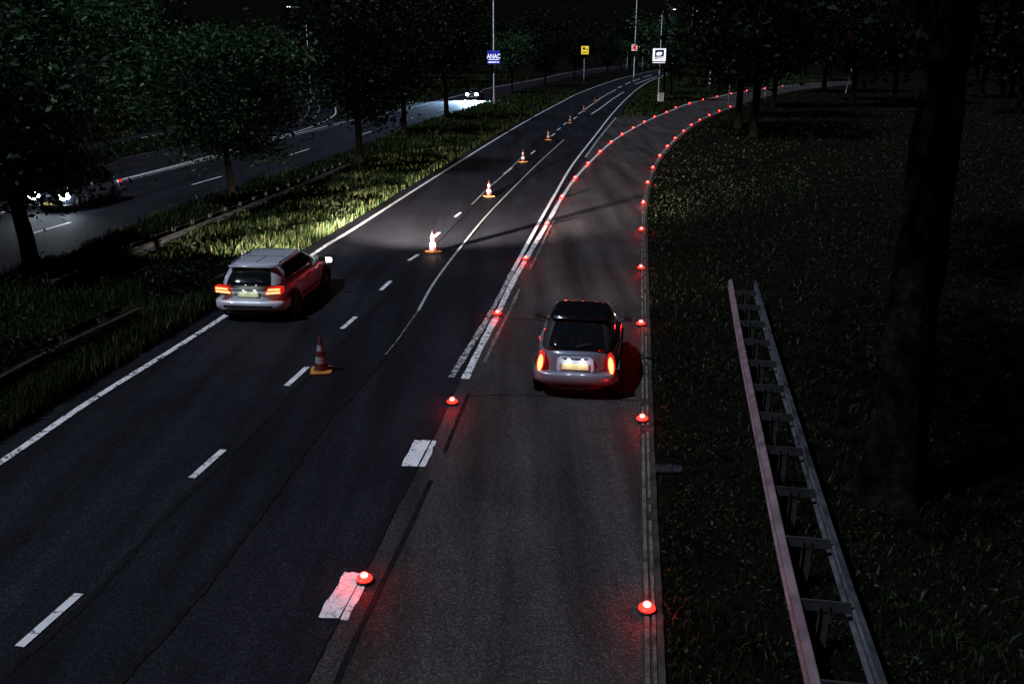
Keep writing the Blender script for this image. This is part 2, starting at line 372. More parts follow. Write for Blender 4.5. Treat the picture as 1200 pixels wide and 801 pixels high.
# kerb strips on the right (two rows of laid stones in a concrete bed)
kp=spx([(757,930),(755,801),(754,713),(752,600),(751,491),(751,379),(751.5,280),(754,240),(764,200),(782,174),(801,156.5),(820,143),(843,132),(869,123)],10)
def offs(pts,d):
    out=[]
    for i,p in enumerate(pts):
        t=pts[min(i+1,len(pts)-1)]-pts[max(i-1,0)]; t.normalize(); out.append(p+Vector((t.y,-t.x,0))*d)
    return out
kerb=ribbon_mb(offs(kp,.10),.23,.030,spline=False).build('kerb',M['mortar']); tag(kerb,kind='structure')
def stones(off,wid,ln,name):
    mb=MB(); c=offs(kp,off); acc=0; i=0; d=0
    total=[0]
    for a,b in zip(c,c[1:]): total.append(total[-1]+(b-a).length)
    def at(s):
        for k in range(len(total)-1):
            if total[k+1]>=s:
                f=(s-total[k])/(total[k+1]-total[k]); return c[k].lerp(c[k+1],f),(c[k+1]-c[k]).normalized()
        return c[-1],(c[-1]-c[-2]).normalized()
    s=0
    while s<min(total[-1],75):
        l=ln*random.uniform(.8,1.15)
        if random.random()>.12:
            p,t=at(s+l/2); rz=math.atan2(t.y,t.x)
            mb.box((p.x,p.y,.034+random.uniform(0,.006)),(l-.012,wid*random.uniform(.75,1),.03),rz)
        s+=l
    return mb.build(name,M['concrete'],kerb)
stones(.035,.055,.40,'kerb_stone'); stones(.115,.045,.25,'kerb_stone'); 
ribbon_mb(offs(kp,.185),.075,.038,spline=False,jag=.12).build('kerb_bed',M['bed'],kerb)

# ---------------------------------------------------------------- grass
def inpoly(x,y,poly):
    r=np.zeros(len(x),bool); n=len(poly)
    for i in range(n):
        (x0,y0),(x1,y1)=poly[i],poly[(i+1)%n]
        c=((y0>y)!=(y1>y)); 
        r^=c&(x<(x1-x0)*(y-y0)/(y1-y0+1e-12)+x0)
    return r
def grass(name, world_poly, n, h0, h1, wfac, m, dens_pow=1.6, clump=.6, lean=.35, dmax=1e9, cell=1.5):
    poly=[(p.x,p.y) for p in world_poly]; xs=[p[0] for p in poly]; ys=[p[1] for p in poly]
    y0,y1=max(6,min(ys)),min(max(ys),dmax); X=[];Y=[]; tot=0
    while tot<n:
        k=n*4
        u=RNG.random(k)
        a=1-dens_pow; yy=(y0**a+u*(y1**a-y0**a))**(1/a)
        xx=RNG.uniform(min(xs),max(xs),k)
        ok=inpoly(xx,yy,poly)
        cl=np.sin(xx*2.1+np.sin(yy*1.3)*2)*np.sin(yy*1.7+np.cos(xx*.9)*2)+.5*np.sin(xx*5+yy*3.1)
        ok&=RNG.random(k)<(1-clump)+clump*(cl*.5+.5)
        X.append(xx[ok]);Y.append(yy[ok]);tot+=ok.sum()
    x=np.concatenate(X)[:n];y=np.concatenate(Y)[:n]
    cl=np.sin(x*1.1+np.sin(y*.7)*2)*np.sin(y*.8+np.cos(x*.6)*2)
    h=(h0+(h1-h0)*RNG.random(n)**1.5)*(1+.35*cl)
    wd_=(.006+.0007*y)*wfac*(.7+.6*RNG.random(n))
    a=RNG.random(n)*2*np.pi; ax=np.cos(a);ay=np.sin(a)
    la=RNG.random(n)*2*np.pi; ll=h*lean*RNG.random(n)
    lx=np.cos(la)*ll+.06*h; ly=np.sin(la)*ll
    V=np.zeros((n,5,3))
    V[:,0]=np.stack([x-ax*wd_,y-ay*wd_,0*x],1); V[:,1]=np.stack([x+ax*wd_,y+ay*wd_,0*x],1)
    V[:,2]=np.stack([x-ax*wd_*.8+lx*.35,y-ay*wd_*.8+ly*.35,h*.6],1); V[:,3]=np.stack([x+ax*wd_*.8+lx*.35,y+ay*wd_*.8+ly*.35,h*.6],1)
    V[:,4]=np.stack([x+lx,y+ly,h],1)
    b=np.arange(n)[:,None]*5
    F1=np.concatenate([b+np.array([[0,1,3]]),b+np.array([[0,3,2]]),b+np.array([[2,3,4]])],0)
    o=np_mesh(name,V.reshape(-1,3),F1,m); tag(o,kind='stuff'); return o
def weeds(name, world_poly, n, size, m, dmax=60, dens_pow=2.0, zmax=.3, clump=.9):
    """small broad leaves of ground plants"""
    poly=[(p.x,p.y) for p in world_poly]; xs=[p[0] for p in poly]; ys=[p[1] for p in poly]
    y0,y1=max(6,min(ys)),min(max(ys),dmax); a=1-dens_pow; X=[];Y=[];tot=0
    while tot<n:
        k=n*5; u=RNG.random(k); yy=(y0**a+u*(y1**a-y0**a))**(1/a); xx=RNG.uniform(min(xs),max(xs),k); ok=inpoly(xx,yy,poly)
        cl=np.sin(xx*1.3+np.sin(yy*.8)*2)*np.sin(yy*1.1+np.cos(xx*1.4)*1.5)
        ok&=RNG.random(k)<(1-clump)+clump*np.clip(cl,0,1); X.append(xx[ok]);Y.append(yy[ok]);tot+=ok.sum()
    x=np.concatenate(X)[:n];y=np.concatenate(Y)[:n]; z=.02+zmax*RNG.random(n)**1.6
    return leafcloud(name,np.stack([x,y,z],1),size*(1+.02*y),m,flat=.7)
def leafcloud(name, Pn, size, m, flat=.4, parent=None, mesh_only=False):
    n=len(Pn)
    d=RNG.normal(size=(n,3)); d[:,2]*=(1-flat); d/=np.linalg.norm(d,axis=1)[:,None]+1e-9
    u=RNG.normal(size=(n,3)); u[:,2]=u[:,2]*(1-flat); v=np.cross(d,u); v/=np.linalg.norm(v,axis=1)[:,None]+1e-9
    s=(size*(.6+.8*RNG.random(n)))[:,None] if np.ndim(size)==0 else (size*(.6+.8*RNG.random(n)))[:,None]
    V=np.stack([Pn-d*s*.5,Pn+v*s*.24-d*s*.05,Pn+d*s*.5+np.array([0,0,-1])*s*.12,Pn-v*s*.24-d*s*.05],1).reshape(-1,3)
    Fq=np.arange(n*4).reshape(n,4)
    return np_mesh(name,V,Fq,m,parent)
lo_w=spx(lo,4); left_w=spx(main_edge,5)
median=[p for p in left_w]+[p for p in lo_w]
tag(grass('verge_grass',median,150000,.16,.46,1.0,M['grass'],1.9,dmax=150),'long green roadside grass between the two carriageways','grass')
far_l=spx([(x,y-1.5-(y-60)*.03) for x,y in up],4)
beyond=far_l+[Vector((40,420,0)),Vector((-60,400,0)),Vector((-90,60,0))]
# keep the side road free
sidepoly=[(p.x,p.y) for p in spx([(60,236),(240,190),(320,168),(400,147),(400,138),(394,125),(388,113),(368,104),(335,97),(250,91),(150,87)],3)]+[(p.x,p.y) for p in spx([(150,96),(250,102),(325,110),(343,117),(349,128),(336,141),(290,155),(215,171),(140,186),(0,215)],3)]
def cut(o,poly):
    me=o.data; n=len(me.vertices); co=np.empty(n*3,np.float32); me.vertices.foreach_get('co',co); co=co.reshape(-1,5,3)
    k=inpoly(co[:,0,0],co[:,0,1],poly); co[k]=co[k][:,0:1]*np.array([1,1,0])+np.array([0,0,-.05]); me.vertices.foreach_set('co',co.ravel()); me.update()
g2=grass('far_grass',beyond,60000,.12,.35,1.3,M['grass'],1.7,dmax=260); tag(g2,'grass on the far side of the opposite carriageway','grass'); cut(g2,sidepoly); cut(g2,[(p.x,p.y) for p in spx([(0,206),(120,173),(225,151),(300,137),(300,131),(225,144),(120,166),(0,197)],3)])
right=offs(kp,.25)+spx([(885,118.5),(905,113),(930,108),(960,104),(1000,100)],3)+[Vector((110,150,0)),Vector((60,40,0)),Vector((20,6,0)),Vector((1.5,6,0))]
tag(grass('lawn_grass',right,210000,.03,.13,1.0,M['grass_short'],1.7,lean=1.2,dmax=150),'short dark grass on the slope beside the exit road','grass')
w1=weeds('ground_weeds',right,60000,.045,M['weed'],dmax=45); tag(w1,'low leafy weeds growing among the grass right of the kerb','weeds',kind='stuff')
island=[P(726,137.3)]+spx([(730,136),(736,124),(744,113.5),(760,100.5),(779,90.5),(803,84)],3)+[P(850,82),P(1000,92)]+[p for p in spx([(960,95),(925,97.5),(896,101),(875,103.8),(840,110.5),(808,117.5),(781,128.5),(768,135.5)],3)]
tag(grass('island_grass',island,30000,.12,.32,1.0,M['grass'],1.5),'grass on the island between main road and exit road','grass')
w2=weeds('median_weeds',median,9000,.07,M['weed'],dmax=45,zmax=.5); tag(w2,'broad leaved weeds among the grass round the left guard rail','weeds',kind='stuff')

# ---------------------------------------------------------------- trees
def branch_tree(name, h, bole, rx, rz, r0, nleaf, lsize, leaf, lean=(0,0), seed=0, nclump=None, limb=9):
    """one tree: trunk mesh + crown mesh. crown ellipsoid radius rx, half height rz"""
    rnd=random.Random(seed); rg=np.random.default_rng(seed)
    root=empty(name,(0,0,0)); mb=MB()
    cz=h-rz; top=Vector((lean[0],lean[1],h*.85))
    def tp(t): 
        return Vector((lean[0]*t*t+.06*math.sin(t*7+seed),lean[1]*t*t+.05*math.sin(t*5+seed*2),h*.85*t))
    ts=[0,.02,.06,.15,.3,.45,.6,.8,1]
    rs_=[r0*1.55,r0*1.2,r0*1.02,r0*.93,r0*.82,r0*.68,r0*.5,r0*.3,r0*.1]
    if name=='oak_tree':      # furrowed bark, root flare and burls
        rows=[]; nn=56
        for i in range(90):
            t=(i/89)**1.4; r_=float(np.interp(t,ts,rs_)); p=tp(t); row=[]
            for k in range(nn):
                a=2*math.pi*k/nn; fl=max(0,1-t/.07)
                rr=r_*(1+.035*(k%4<2)*1.0+.05*math.sin(5*a+seed+t*9)*(1+3*fl)+.05*math.sin(3*a+t*31)+.03*rnd.uniform(-1,1)+.05*math.sin(t*60+2*a))
                row.append(p+Vector((math.cos(a)*rr,math.sin(a)*rr,0)))
            rows.append(row)
        mb.rings(rows)
    else: mb.tube([tp(t) for t in ts],rs_,12)
    cents=[]
    for i in range(limb):
        t=bole/(h*.85)+(1-bole/(h*.85))*(i/limb)*.9; a=i*2.4+rnd.uniform(-.4,.4); s=tp(t)
        zz=(s.z-(cz-rz*.6))/(2*rz); rr=rx*math.sqrt(max(.15,1-(2*zz-1)**2))*rnd.uniform(.7,.98)
        e=s+Vector((math.cos(a)*rr,math.sin(a)*rr,rnd.uniform(.15,.45)*rr))
        mid=s.lerp(e,.5)+Vector((0,0,.12*rr))
        rb=r0*.38*(1-.6*t); mb.tube([s,mid,e],[rb,rb*.6,rb*.15],6)
        for k in range(3):
            f=.4+.2*k; q=s.lerp(e,f)+Vector((0,0,.08*rr)); a2=a+rnd.choice((-1,1))*rnd.uniform(.5,1.1)
            e2=q+Vector((math.cos(a2),math.sin(a2),rnd.uniform(0,.7)))*rr*.45
            mb.tube([q,e2],[rb*.4,rb*.1],5); cents.append(e2)
        cents += [e,mid]
    nclump=nclump or 90
    while len(cents)<nclump:
        v=Vector((rnd.gauss(0,1),rnd.gauss(0,1),rnd.gauss(0,1))).normalized()*rnd.uniform(.45,1.0)**.6
        ss=1+.22*math.sin(3*math.atan2(v.y,v.x)+seed)+.12*math.sin(5*v.z+seed)
        c=Vector((v.x*rx*ss,v.y*rx*ss,cz+v.z*rz)); c+=Vector((lean[0]*.8,lean[1]*.8,0)); cents.append(c)
    mb.build('trunk',M['bark'],root,sm=True)
    cs=np.array([tuple(c) for c in cents]); idx=rg.integers(0,len(cs),nleaf); cr=(.10+.13*rg.random(len(cs)))*rx
    off=rg.normal(size=(nleaf,3))*np.array([1,1,.5])*cr[idx][:,None]*1.15
    # leaves hang in flat sprays inside every clump
    off[:,2]=np.round(off[:,2]/(.22*lsize*5))*(.22*lsize*5)+rg.normal(size=nleaf)*.04
    leafcloud('crown',cs[idx]+off,lsize,leaf,.45,root)
    return root
def place(root,loc,rz=0,sc=1.0):
    root.location=loc; root.rotation_euler=(0,0,rz); root.scale=(sc,sc,sc); return root
t=branch_tree('broadleaf_tree',8.8,2.2,3.7,3.3,.24,24000,.21,M['leaf'],(-.9,.3),1,120,11)
place(t,P(36,322)); tag(t,'large leafy tree at the left edge, its trunk leaning left','tree','trees between the two carriageways')
t=branch_tree('broadleaf_tree',7.4,2.2,3.5,2.6,.17,22000,.20,M['leaf'],(-.2,0),2,110,11)
place(t,P(274,243)); tag(t,'round spreading tree behind the silver car, with a wide umbrella crown','tree','trees between the two carriageways')
t=branch_tree('broadleaf_tree',10.4,2.7,3.8,3.9,.20,15000,.24,M['leaf_dark'],(.1,0),3,110,10)
place(t,P(423,199)); tag(t,'dark tree with a straight bare trunk on the median, third from the left','tree','trees between the two carriageways')
mid_t=branch_tree('broadleaf_tree',11.5,3.4,4.0,4.0,.21,9000,.30,M['leaf_dark'],(-.5,0),4,110,10)
place(mid_t,P(475,158)); tag(mid_t,'dark median tree just right of the straight bare trunk','tree','trees between the two carriageways')
t=branch_tree('broadleaf_tree',12.5,4.2,4.0,4.3,.24,8000,.32,M['leaf_dark'],(-1.6,0),5,100,10)
place(t,P(524,141)); tag(t,'median tree with a trunk slanting left beside the oncoming headlights','tree','trees between the two carriageways')
FT=[branch_tree('broadleaf_tree',11.5,4.6,3.6,3.7,.20,5200,.40,M['leaf'],(.3,0),11,90,8),
    branch_tree('broadleaf_tree',14,3.2,4.6,5.2,.26,6000,.46,M['leaf_dark'],(-.4,.2),12,100,9),
    branch_tree('broadleaf_tree',17,4.0,5.2,6.4,.30,6500,.50,M['leaf_dark'],(.4,0),13,110,9),
    branch_tree('broadleaf_tree',12,2.2,4.2,4.9,.22,5200,.42,M['leaf_lit'],(0,0),14,90,8)]
used=[False]*4
def far_tree(k,loc,label,group,sc=1.0,rz=None):
    if used[k]: r=copy_tree(FT[k])
    else: r=FT[k]; used[k]=True
    place(r,loc,random.uniform(0,6.28) if rz is None else rz,sc); tag(r,label,'tree',group); return r
for x,y,k,lab,sc in [(600,111,0,'slim thin-trunked median tree just right of the blue sign mast',.8),(639,101,1,'small dark median tree below and left of the yellow sign',.72),(673,92.5,1,'median tree right below the yellow sign',.85),
                (712,86,1,'median tree between the yellow sign and the red and white sign',.8),(728,83,0,'thin median tree left of the red and white sign',.9)]:
    far_tree(k,P(x,y),lab,'trees between the two carriageways',sc)
for x,y,k,lab,sc in [(778,118,0,'tree standing just right of the white sign mast on the island',.95),(786,111,1,'second dark trunk right of the white sign mast',.8),(795,103,0,'third trunk right of the white sign mast',.9),(812,101,3,'pale green bushy tree right of the white sign mast',.62),(836,98,3,'pale green tree on the island above the row of lamps',.62),(860,98,3,'pale green tree left of the trunks by the exit road',.55)]:
    far_tree(k,P(x,y),lab,'trees on the island',sc)
for x,y,lab,sc,k in [(865,151,'thin black trunk standing against the exit road at the last near lamp',1.05,2),(885,136,'second thin black trunk right of the lit exit road',1.0,2),(906,125,'third thin black trunk right of the lit exit road',1.0,2),(965,108,'thick dark tree where the lamp rows fade out',1.3,2)]:
    far_tree(k,P(x,y),lab,'trees right of the exit road',sc)
# large tree in the right foreground
big=branch_tree('oak_tree',17,8.0,6.2,5.2,.36,15000,.30,M['leaf_dark'],(.5,.3),21,150,13)
place(big,P(1037,585)); tag(big,'thick rough trunked tree right of the guard rail in the foreground','tree','trees right of the exit road')
shade=branch_tree('oak_tree',16,7.0,6.2,5.2,.32,13000,.34,M['leaf_dark'],(-.5,.3),22,150,12)
place(shade,(14.5,24,0)); tag(shade,'dark tree in the gloom behind the thick foreground trunk','tree','trees right of the exit road')
roads=[A+Bc,spx(E_left,3),spx(W,3),spx(lampR,3),spx(up,3),lo_w,spx([(400,144),(392,126),(366,109),(330,103),(250,97),(150,92)],3)]
RP=np.array([(p.x,p.y) for r in roads for p in r]); 
def clear(x,y,d): return np.min((RP[:,0]-x)**2+(RP[:,1]-y)**2)>d*d
placed=[(o.location.x,o.location.y) for o in C.objects if o.parent is None and o.get('category')=='tree']
def scatter(n,fx,fy,test,lab,grp,kinds,dmin,sc=(.85,1.2)):
    c=0; tries=0
    while c<n and tries<6000:
        tries+=1; x=random.uniform(*fx); y=random.uniform(*fy)
        if not test(x,y) or not clear(x,y,5.5) or any((x-a)**2+(y-b)**2<dmin**2 for a,b in placed): continue
        placed.append((x,y)); far_tree(random.choice(kinds),(x,y,0),lab,grp,random.uniform(*sc)); c+=1
def leftof(x,y):    # beyond the opposite carriageway
    ex=np.interp(y,[45,88,170,366],[-20,-16,-3.5,33]); 
    return x<ex-7 and not inpoly(np.array([x]),np.array([y]),sidepoly)[0] and not (-60<x<-18 and 45<y<150 and x>-18-(y-60)*.28)
scatter(46,(-120,20),(60,330),leftof,'dark tree in the wood beyond the opposite carriageway','trees of the dark wood on the left',[1,1,2,2,0],6.5)
scatter(26,(-50,90),(300,480),lambda x,y:True,'dark tree in the distant wood where the roads vanish','trees of the distant wood',[1,2],8,(1.1,1.6))
def rightof(x,y):
    ex=np.interp(y,[10,40,80,120,170,250],[9,10,15,30,66,130]); return x>ex+3
scatter(34,(10,150),(30,240),rightof,'dark tree in the unlit wood right of the exit road','trees of the dark wood on the right',[1,2,2],6.5)
scatter(18,(45,150),(205,330),lambda x,y:x>y*.16+8,'dark tree in the wood behind the island','trees of the wood behind the island',[1,2,3],8)
for k in range(4):
    if not used[k]: 
        for ch in list(FT[k].children): bpy.data.objects.remove(ch)
        bpy.data.objects.remove(FT[k])

# ---------------------------------------------------------------- guard rails
def guardrail(name,pts,width,label,step=1.33,beam='rail',top=.74,group=None,right_mat=None):
    """double sided crash barrier: two corrugated beams joined by spacer plates on posts"""
    pts=[Vector(p) for p in pts]; base=pts[0].copy(); base.z=0
    root=empty(name,base); tag(root,label,'guard rail',group)
    c=[Vector((p.x-base.x,p.y-base.y,0)) for p in cat(pts,6)]
    prof=[(0,-.155),(.0,-.135),(.075,-.105),(.08,-.06),(.012,-.03),(.012,.03),(.08,.06),(.075,.105),(0,.135),(0,.155)]
    for side_ in (-1,1):
        mb=MB(); cc=offs(c,side_*width/2); rows=[]
        for i,p in enumerate(cc):
            t=cc[min(i+1,len(cc)-1)]-cc[max(i-1,0)]; t.normalize(); nr=Vector((t.y,-t.x,0))*side_
            row=[p+nr*(a-.08)+Vector((0,0,top-.155+b)) for a,b in prof]
            row+=[p+nr*(a-.086)+Vector((0,0,top-.155+b)) for a,b in prof[::-1]]
            rows.append(row)
        mb.rings(rows); mb.build('beam',M[beam] if side_<0 or not right_mat else M[right_mat],root)
    tot=[0]
    for a,b in zip(c,c[1:]): tot.append(tot[-1]+(b-a).length)
    s=.12; proto=None
    while s<tot[-1]:
        k=max(i for i in range(len(tot)-1) if tot[i]<=s); f=(s-tot[k])/(tot[k+1]-tot[k]); p=c[k].lerp(c[k+1],f); d=(c[k+1]-c[k]); rz=math.atan2(d.y,d.x)-math.pi/2
        if proto is None:
            sp=MB(); sp.box((0,0,0),(width-.17,.03,.012)); sp.box((0,-.011,-.06),(width-.17,.008,.12)); sp.box((0,.011,-.03),(width-.17,.008,.06))
            po=MB(); po.box((-.0,0,0),(.10,.006,.66)); po.box((-.05,0,0),(.006,.07,.66)); po.box((.05,0,0),(.006,.07,.66))
            a=sp.build('spacer',M['rail_dark'],root); b=po.build('post',M['rail_dark'],root); proto=(a,b)
        else:
            a=proto[0].copy(); b=proto[1].copy(); C.objects.link(a); C.objects.link(b); a.parent=root; b.parent=root
        a.location=(p.x,p.y,top-.05); b.location=(p.x,p.y,.33); a.rotation_euler=b.rotation_euler=(0,0,rz)
        s+=step
    return root
def pm(a,b,z=.72): return (P(*a,z)+P(*b,z))/2
guardrail('guard_rail',[pm((985,940),(1085,940)),pm((957,801),(1036,801)),pm((921,640),(979,640)),pm((890,490),(931,490)),pm((871,400),(904,400)),pm((855,326),(886,329))],.72,'long pale ladder-like double guard rail in the grass right of the exit road',right_mat='rail_grey',group='guard rails')
guardrail('guard_rail',[Vector((-9.9,12.6,0)),Vector((-9.65,16.5,0)),Vector((-9.0,20.3,0))],.6,'rusty brown guard rail in the long grass at the lower left behind the edge line',beam='rail_rust',top=.62,group='guard rails')
guardrail('guard_rail',[Vector((-8.45,23.4,0)),Vector((-8.15,25,0)),Vector((-7.9,26.6,0))],.6,'short dim piece of guard rail in the grass just left of the silver car',beam='rail_rust',top=.45,group='guard rails')
guardrail('guard_rail',[Vector((-12.5,23.3,0)),Vector((-11.2,31.7,0)),Vector((-10.1,40.2,0)),Vector((-9.1,49.4,0))],.6,'dark guard rail along the near edge of the opposite carriageway under the trees',beam='rail_dark',top=.52,group='guard rails')

# bushes grown over the rails
def shrub(loc,r_,h_,n,lab,seed):
    rg=np.random.default_rng(seed); root=empty('shrub',loc); tag(root,lab,'shrub','bushes grown over the left guard rail')
    mb=MB()
    for i in range(7):
        a=i*.9; e=(math.cos(a)*r_*.6,math.sin(a)*r_*.6,h_*.8); mb.tube([(0,0,0),(e[0]*.3,e[1]*.3,h_*.4),e],[.02,.014,.005],5)
    mb.build('stem',M['bark'],root)
    d=rg.normal(size=(n,3)); d/=np.linalg.norm(d,axis=1)[:,None]; d*=(rg.random(n)**.4)[:,None]
    d*=(1+.25*np.sin(3*np.arctan2(d[:,1],d[:,0])+seed))[:,None]
    leafcloud('foliage',d*np.array([r_,r_,h_*.55])+np.array([0,0,h_*.55]),.09,M['leaf_dark'],.4,root)
shrub(P(205,352),.95,.95,4200,'low dark bush covering a gap of the rusty guard rail behind the silver car',31)
shrub(P(12,446),.9,.85,4200,'dark leafy bush at the lower left end of the rusty guard rail',32)
shrub(P(248,335),.6,.7,2200,'small dark bush against the rail left of the silver car roof',33)
# drain grate
g=empty('drain_grate',P(783,552)); tag(g,'small dark barred drain grate in the dirt beside the kerb','drain grate')
mb=MB()
for yy in (-.11,.11): mb.box((0,yy,.05),(.42,.025,.03))
for xx in (-.20,.0,.20): mb.box((xx,0,.05),(.025,.22,.03))
mb.build('frame',M['rail_dark'],g)
mb=MB()
for i in range(5): mb.box((0,-.075+.0375*i,.045),(.38,.014,.02))
mb.build('bars',M['rail_grey'],g)
mb=MB(); mb.box((0,0,.02),(.40,.2,.02)); mb.build('pit',M['black'],g)

# ---------------------------------------------------------------- traffic cones
M['cone_red']=noisy('cone_red',(.045,.005,.003),(.085,.010,.005),12,.5)
M['cone_white']=noisy('cone_white',(.15,.15,.155),(.30,.30,.30),10,.4)
M['cone_foot']=noisy('cone_foot',(.38,.15,.025),(.52,.24,.045),10,.55)
def cone_proto():
    r=empty('traffic_cone',(0,0,0))
    def rad(z): return .145-.118*(z-.05)/.68
    def band(z0,z1,nm,m,e=0,cap=False):
        MB().lathe([(rad(z0)+e,z0),(rad(z1)+e,z1)]+([(rad(z1)-.012,z1+.008)] if cap else []),28).build(nm,m,r,sm=False)
    MB().lathe([(.165,.035),(.152,.05),(rad(.07),.07),(rad(.40),.40),(rad(.73),.73),(rad(.73)-.01,.742),(.008,.738)],28).build('cone_body',M['cone_red'],r,sm=True)
    band(.20,.33,'reflective_band',M['cone_white'],.0025); band(.45,.57,'reflective_band',M['cone_white'],.0025)
    def sq(h,z,n=32):
        out=[]
        for k in range(n):
            a=2*math.pi*k/n; c,s=math.cos(a),math.sin(a); e=2/7
            x=h*math.copysign(abs(c)**e,c); y=h*math.copysign(abs(s)**e,s); out.append((x,y,z))
        return out
    MB().rings([sq(.215,.003),sq(.222,.012),sq(.215,.035),sq(.165,.045)]).build('foot',M['cone_foot'],r)
    return r
cone0=cone_proto()
cones=[(377,438,.15),(508,296,.7),(573,231,.5),(613,190.5,.9),(642.5,164.5,.3),(668,144.5,1.1),(684,131.5,.2),(697,121.5,.6)]
clab=['nearest traffic cone, unlit and dark, beside the lane dash','brightly lit traffic cone nearest to the front of the silver car','lit traffic cone casting a long shadow, third from the viewer','fourth traffic cone from the viewer on the lane line','fifth traffic cone, standing at the corner of the dark relaid lane','sixth traffic cone counted from the viewer','seventh traffic cone counted from the viewer, very small','farthest and smallest traffic cone on the lane line']
for i,(x,y,rz) in enumerate(cones):
    c=cone0 if i==0 else copy_tree(cone0)
    p=P(x,y-2 if i==0 else y); c.location=(p.x,p.y,.028); c.rotation_euler=(random.uniform(-.02,.02),random.uniform(-.02,.02),rz); tag(c,clab[i],'traffic cone','traffic cones along the lane line')

# ---------------------------------------------------------------- red lamps
def lamp_proto():
    r=empty('road_lamp',(0,0,0))
    MB().lathe([(.095,.0),(.10,.010),(.092,.024),(.07,.032)],20).build('base',M['rubber'],r,sm=False)
    MB().lathe([(.078,.032),(.095,.042),(.090,.060),(.060,.072)],20).build('lens',M['red_lens_glow'],r,sm=True)
    MB().lathe([(.030,.064),(.042,.076),(.046,.090),(.040,.106),(.026,.118),(.010,.123)],16).build('bulb',M['red_bulb'],r,sm=True)
    return r
lamp0=lamp_proto()
ORD='first second third fourth fifth sixth seventh eighth ninth tenth eleventh twelfth thirteenth fourteenth fifteenth sixteenth seventeenth eighteenth nineteenth twentieth'.split()+['twenty first','twenty second','twenty third']
first=True
for row,pts in (('along the white line',lampL),('along the right kerb',lampR)):
    for i,(x,y) in enumerate(pts):
        l=lamp0 if first else copy_tree(lamp0); first=False
        p=P(x,y,.08); l.scale=(1.05,)*3; l.location=(p.x,p.y,.030 if row[-1]=='e' else .048)
        pos='nearest' if i==0 else ('farthest' if i==len(pts)-1 else ORD[i])
        extra=' on a white block corner' if (row[-1]=='e' and i==0) else ''
        tag(l,f'{pos} red road lamp in the row {row}{extra}','road lamp','glowing red lamps marking the exit road')
for i,(x,y) in enumerate([(917,101),(942,99.5)]):
    l=copy_tree(lamp0); p=P(x,y,.08); l.location=(p.x,p.y,.03); tag(l,['faint red lamp beyond the bright rows, left one','faint red lamp beyond the bright rows, right one'][i],'road lamp','glowing red lamps marking the exit road')
    for ch in l.children:
        if ch.name.startswith('bulb'): ch.data=ch.data.copy(); ch.data.materials[0]=M['dim_bulb']

# ---------------------------------------------------------------- masts, signs, lamps
M['lamp_white']=mat('lamp_white',(.8,.8,.8),.4,emis=(.9,.95,1),es=6)
M['lamp_far']=mat('lamp_far',(.8,.8,.8),.4,emis=(1,.97,.9),es=9)
def mast(name,base,h,r,arm,label,cat_='street lamp',lit='lamp_white',group=None,arm_dir=0.0,mat_='grey_metal'):
    root=empty(name,base); tag(root,label,cat_,group)
    MB().tube([(0,0,0),(0,0,1.2),(0,0,1.25),(0,0,h)],[r*1.5,r*1.5,r*1.05,r*.6],12).build('pole',M[mat_],root,sm=True)
    MB().lathe([(r*2.3,0),(r*2.3,.06),(r*1.6,.1)],12).build('base_plate',M[mat_],root)
    if arm:
        dx,dy=math.cos(arm_dir),math.sin(arm_dir)
        pts=[(0,0,h-.02),(dx*.1*arm,dy*.1*arm,h+.30),(dx*.45*arm,dy*.45*arm,h+.52),(dx*arm,dy*arm,h+.62)]
        MB().tube(pts,[r*.6,r*.5,r*.45,r*.4],8).build('arm',M[mat_],root,sm=True)
        hd=MB(); c=(dx*(arm+.3),dy*(arm+.3),h+.64); hd.box(c,(.75,.26,.12),arm_dir); 
        ho=hd.build('lamp_head',M[mat_],root,bevel=.03)
        MB().box((c[0],c[1],c[2]-.075),(.5,.2,.03),arm_dir).build('glass',M[lit],ho)
    return root
# mast with the white sign
D1=P(771,121).y; b1=P(771,121)
mast('street_lamp',b1,PZ(776,17,D1).z,.07,1.1,'grey street lamp with a curved arm behind the white sign')
# utility box at its foot
bx=empty('control_box',b1+Vector((.25,-.35,0))); tag(bx,'pale grey control box with cables at the foot of the sign mast','control box')
mb=MB(); mb.box((0,0,.75),(.75,.4,1.0)); mb.build('cabinet',M['white_plastic'],bx,bevel=.04)
mb=MB(); mb.box((0,-.205,.75),(.56,.012,.8)); mb.box((0,0,1.28),(.85,.5,.06)); mb.build('door',M['grey_metal'],bx)
mb=MB()
for xx in (-.25,.25): mb.box((xx,0,.14),(.08,.3,.28))
mb.build('foot',M['rail_dark'],bx)
def logo_sign(center,wd_,ht,label,depth=.18):
    r=empty('sign_board',center); tag(r,label,'sign')
    MB().box((0,0,0),(wd_,depth,ht)).build('casing',M['grey_metal'],r,bevel=.02)
    return r
def flat(name,poly,y,m,parent,t=.012):
    return MB().prism(poly,(0,y,0),(1,0,0),(0,0,1),(0,-1,0),t).build(name,m,parent)
M['sign_white']=mat('sign_white',(.8,.8,.8),.4,emis=(.93,.95,1),es=1.0)
M['sign_navy']=mat('sign_navy',(.006,.006,.03),.4,emis=(.02,.02,.16),es=.35)
M['sign_blue']=mat('sign_blue',(.003,.005,.06),.4,emis=(.008,.018,.42),es=.9)
M['sign_yellow']=mat('sign_yellow',(.8,.6,.05),.4,emis=(1,.72,.06),es=.75)
M['sign_red']=mat('sign_red',(.6,.03,.03),.4,emis=(.75,.06,.07),es=.8)
M['sign_dark']=mat('sign_dark',(.02,.02,.02),.5)
c=PZ(772.5,64.5,D1-.25); sc=D1/(F)*1.0; k=PZ(780.5,64.5,D1-.25).x-c.x    # half width 8 px
s=logo_sign(c,2*k,1.9*k,'white illuminated sign with a navy emblem on the island mast')
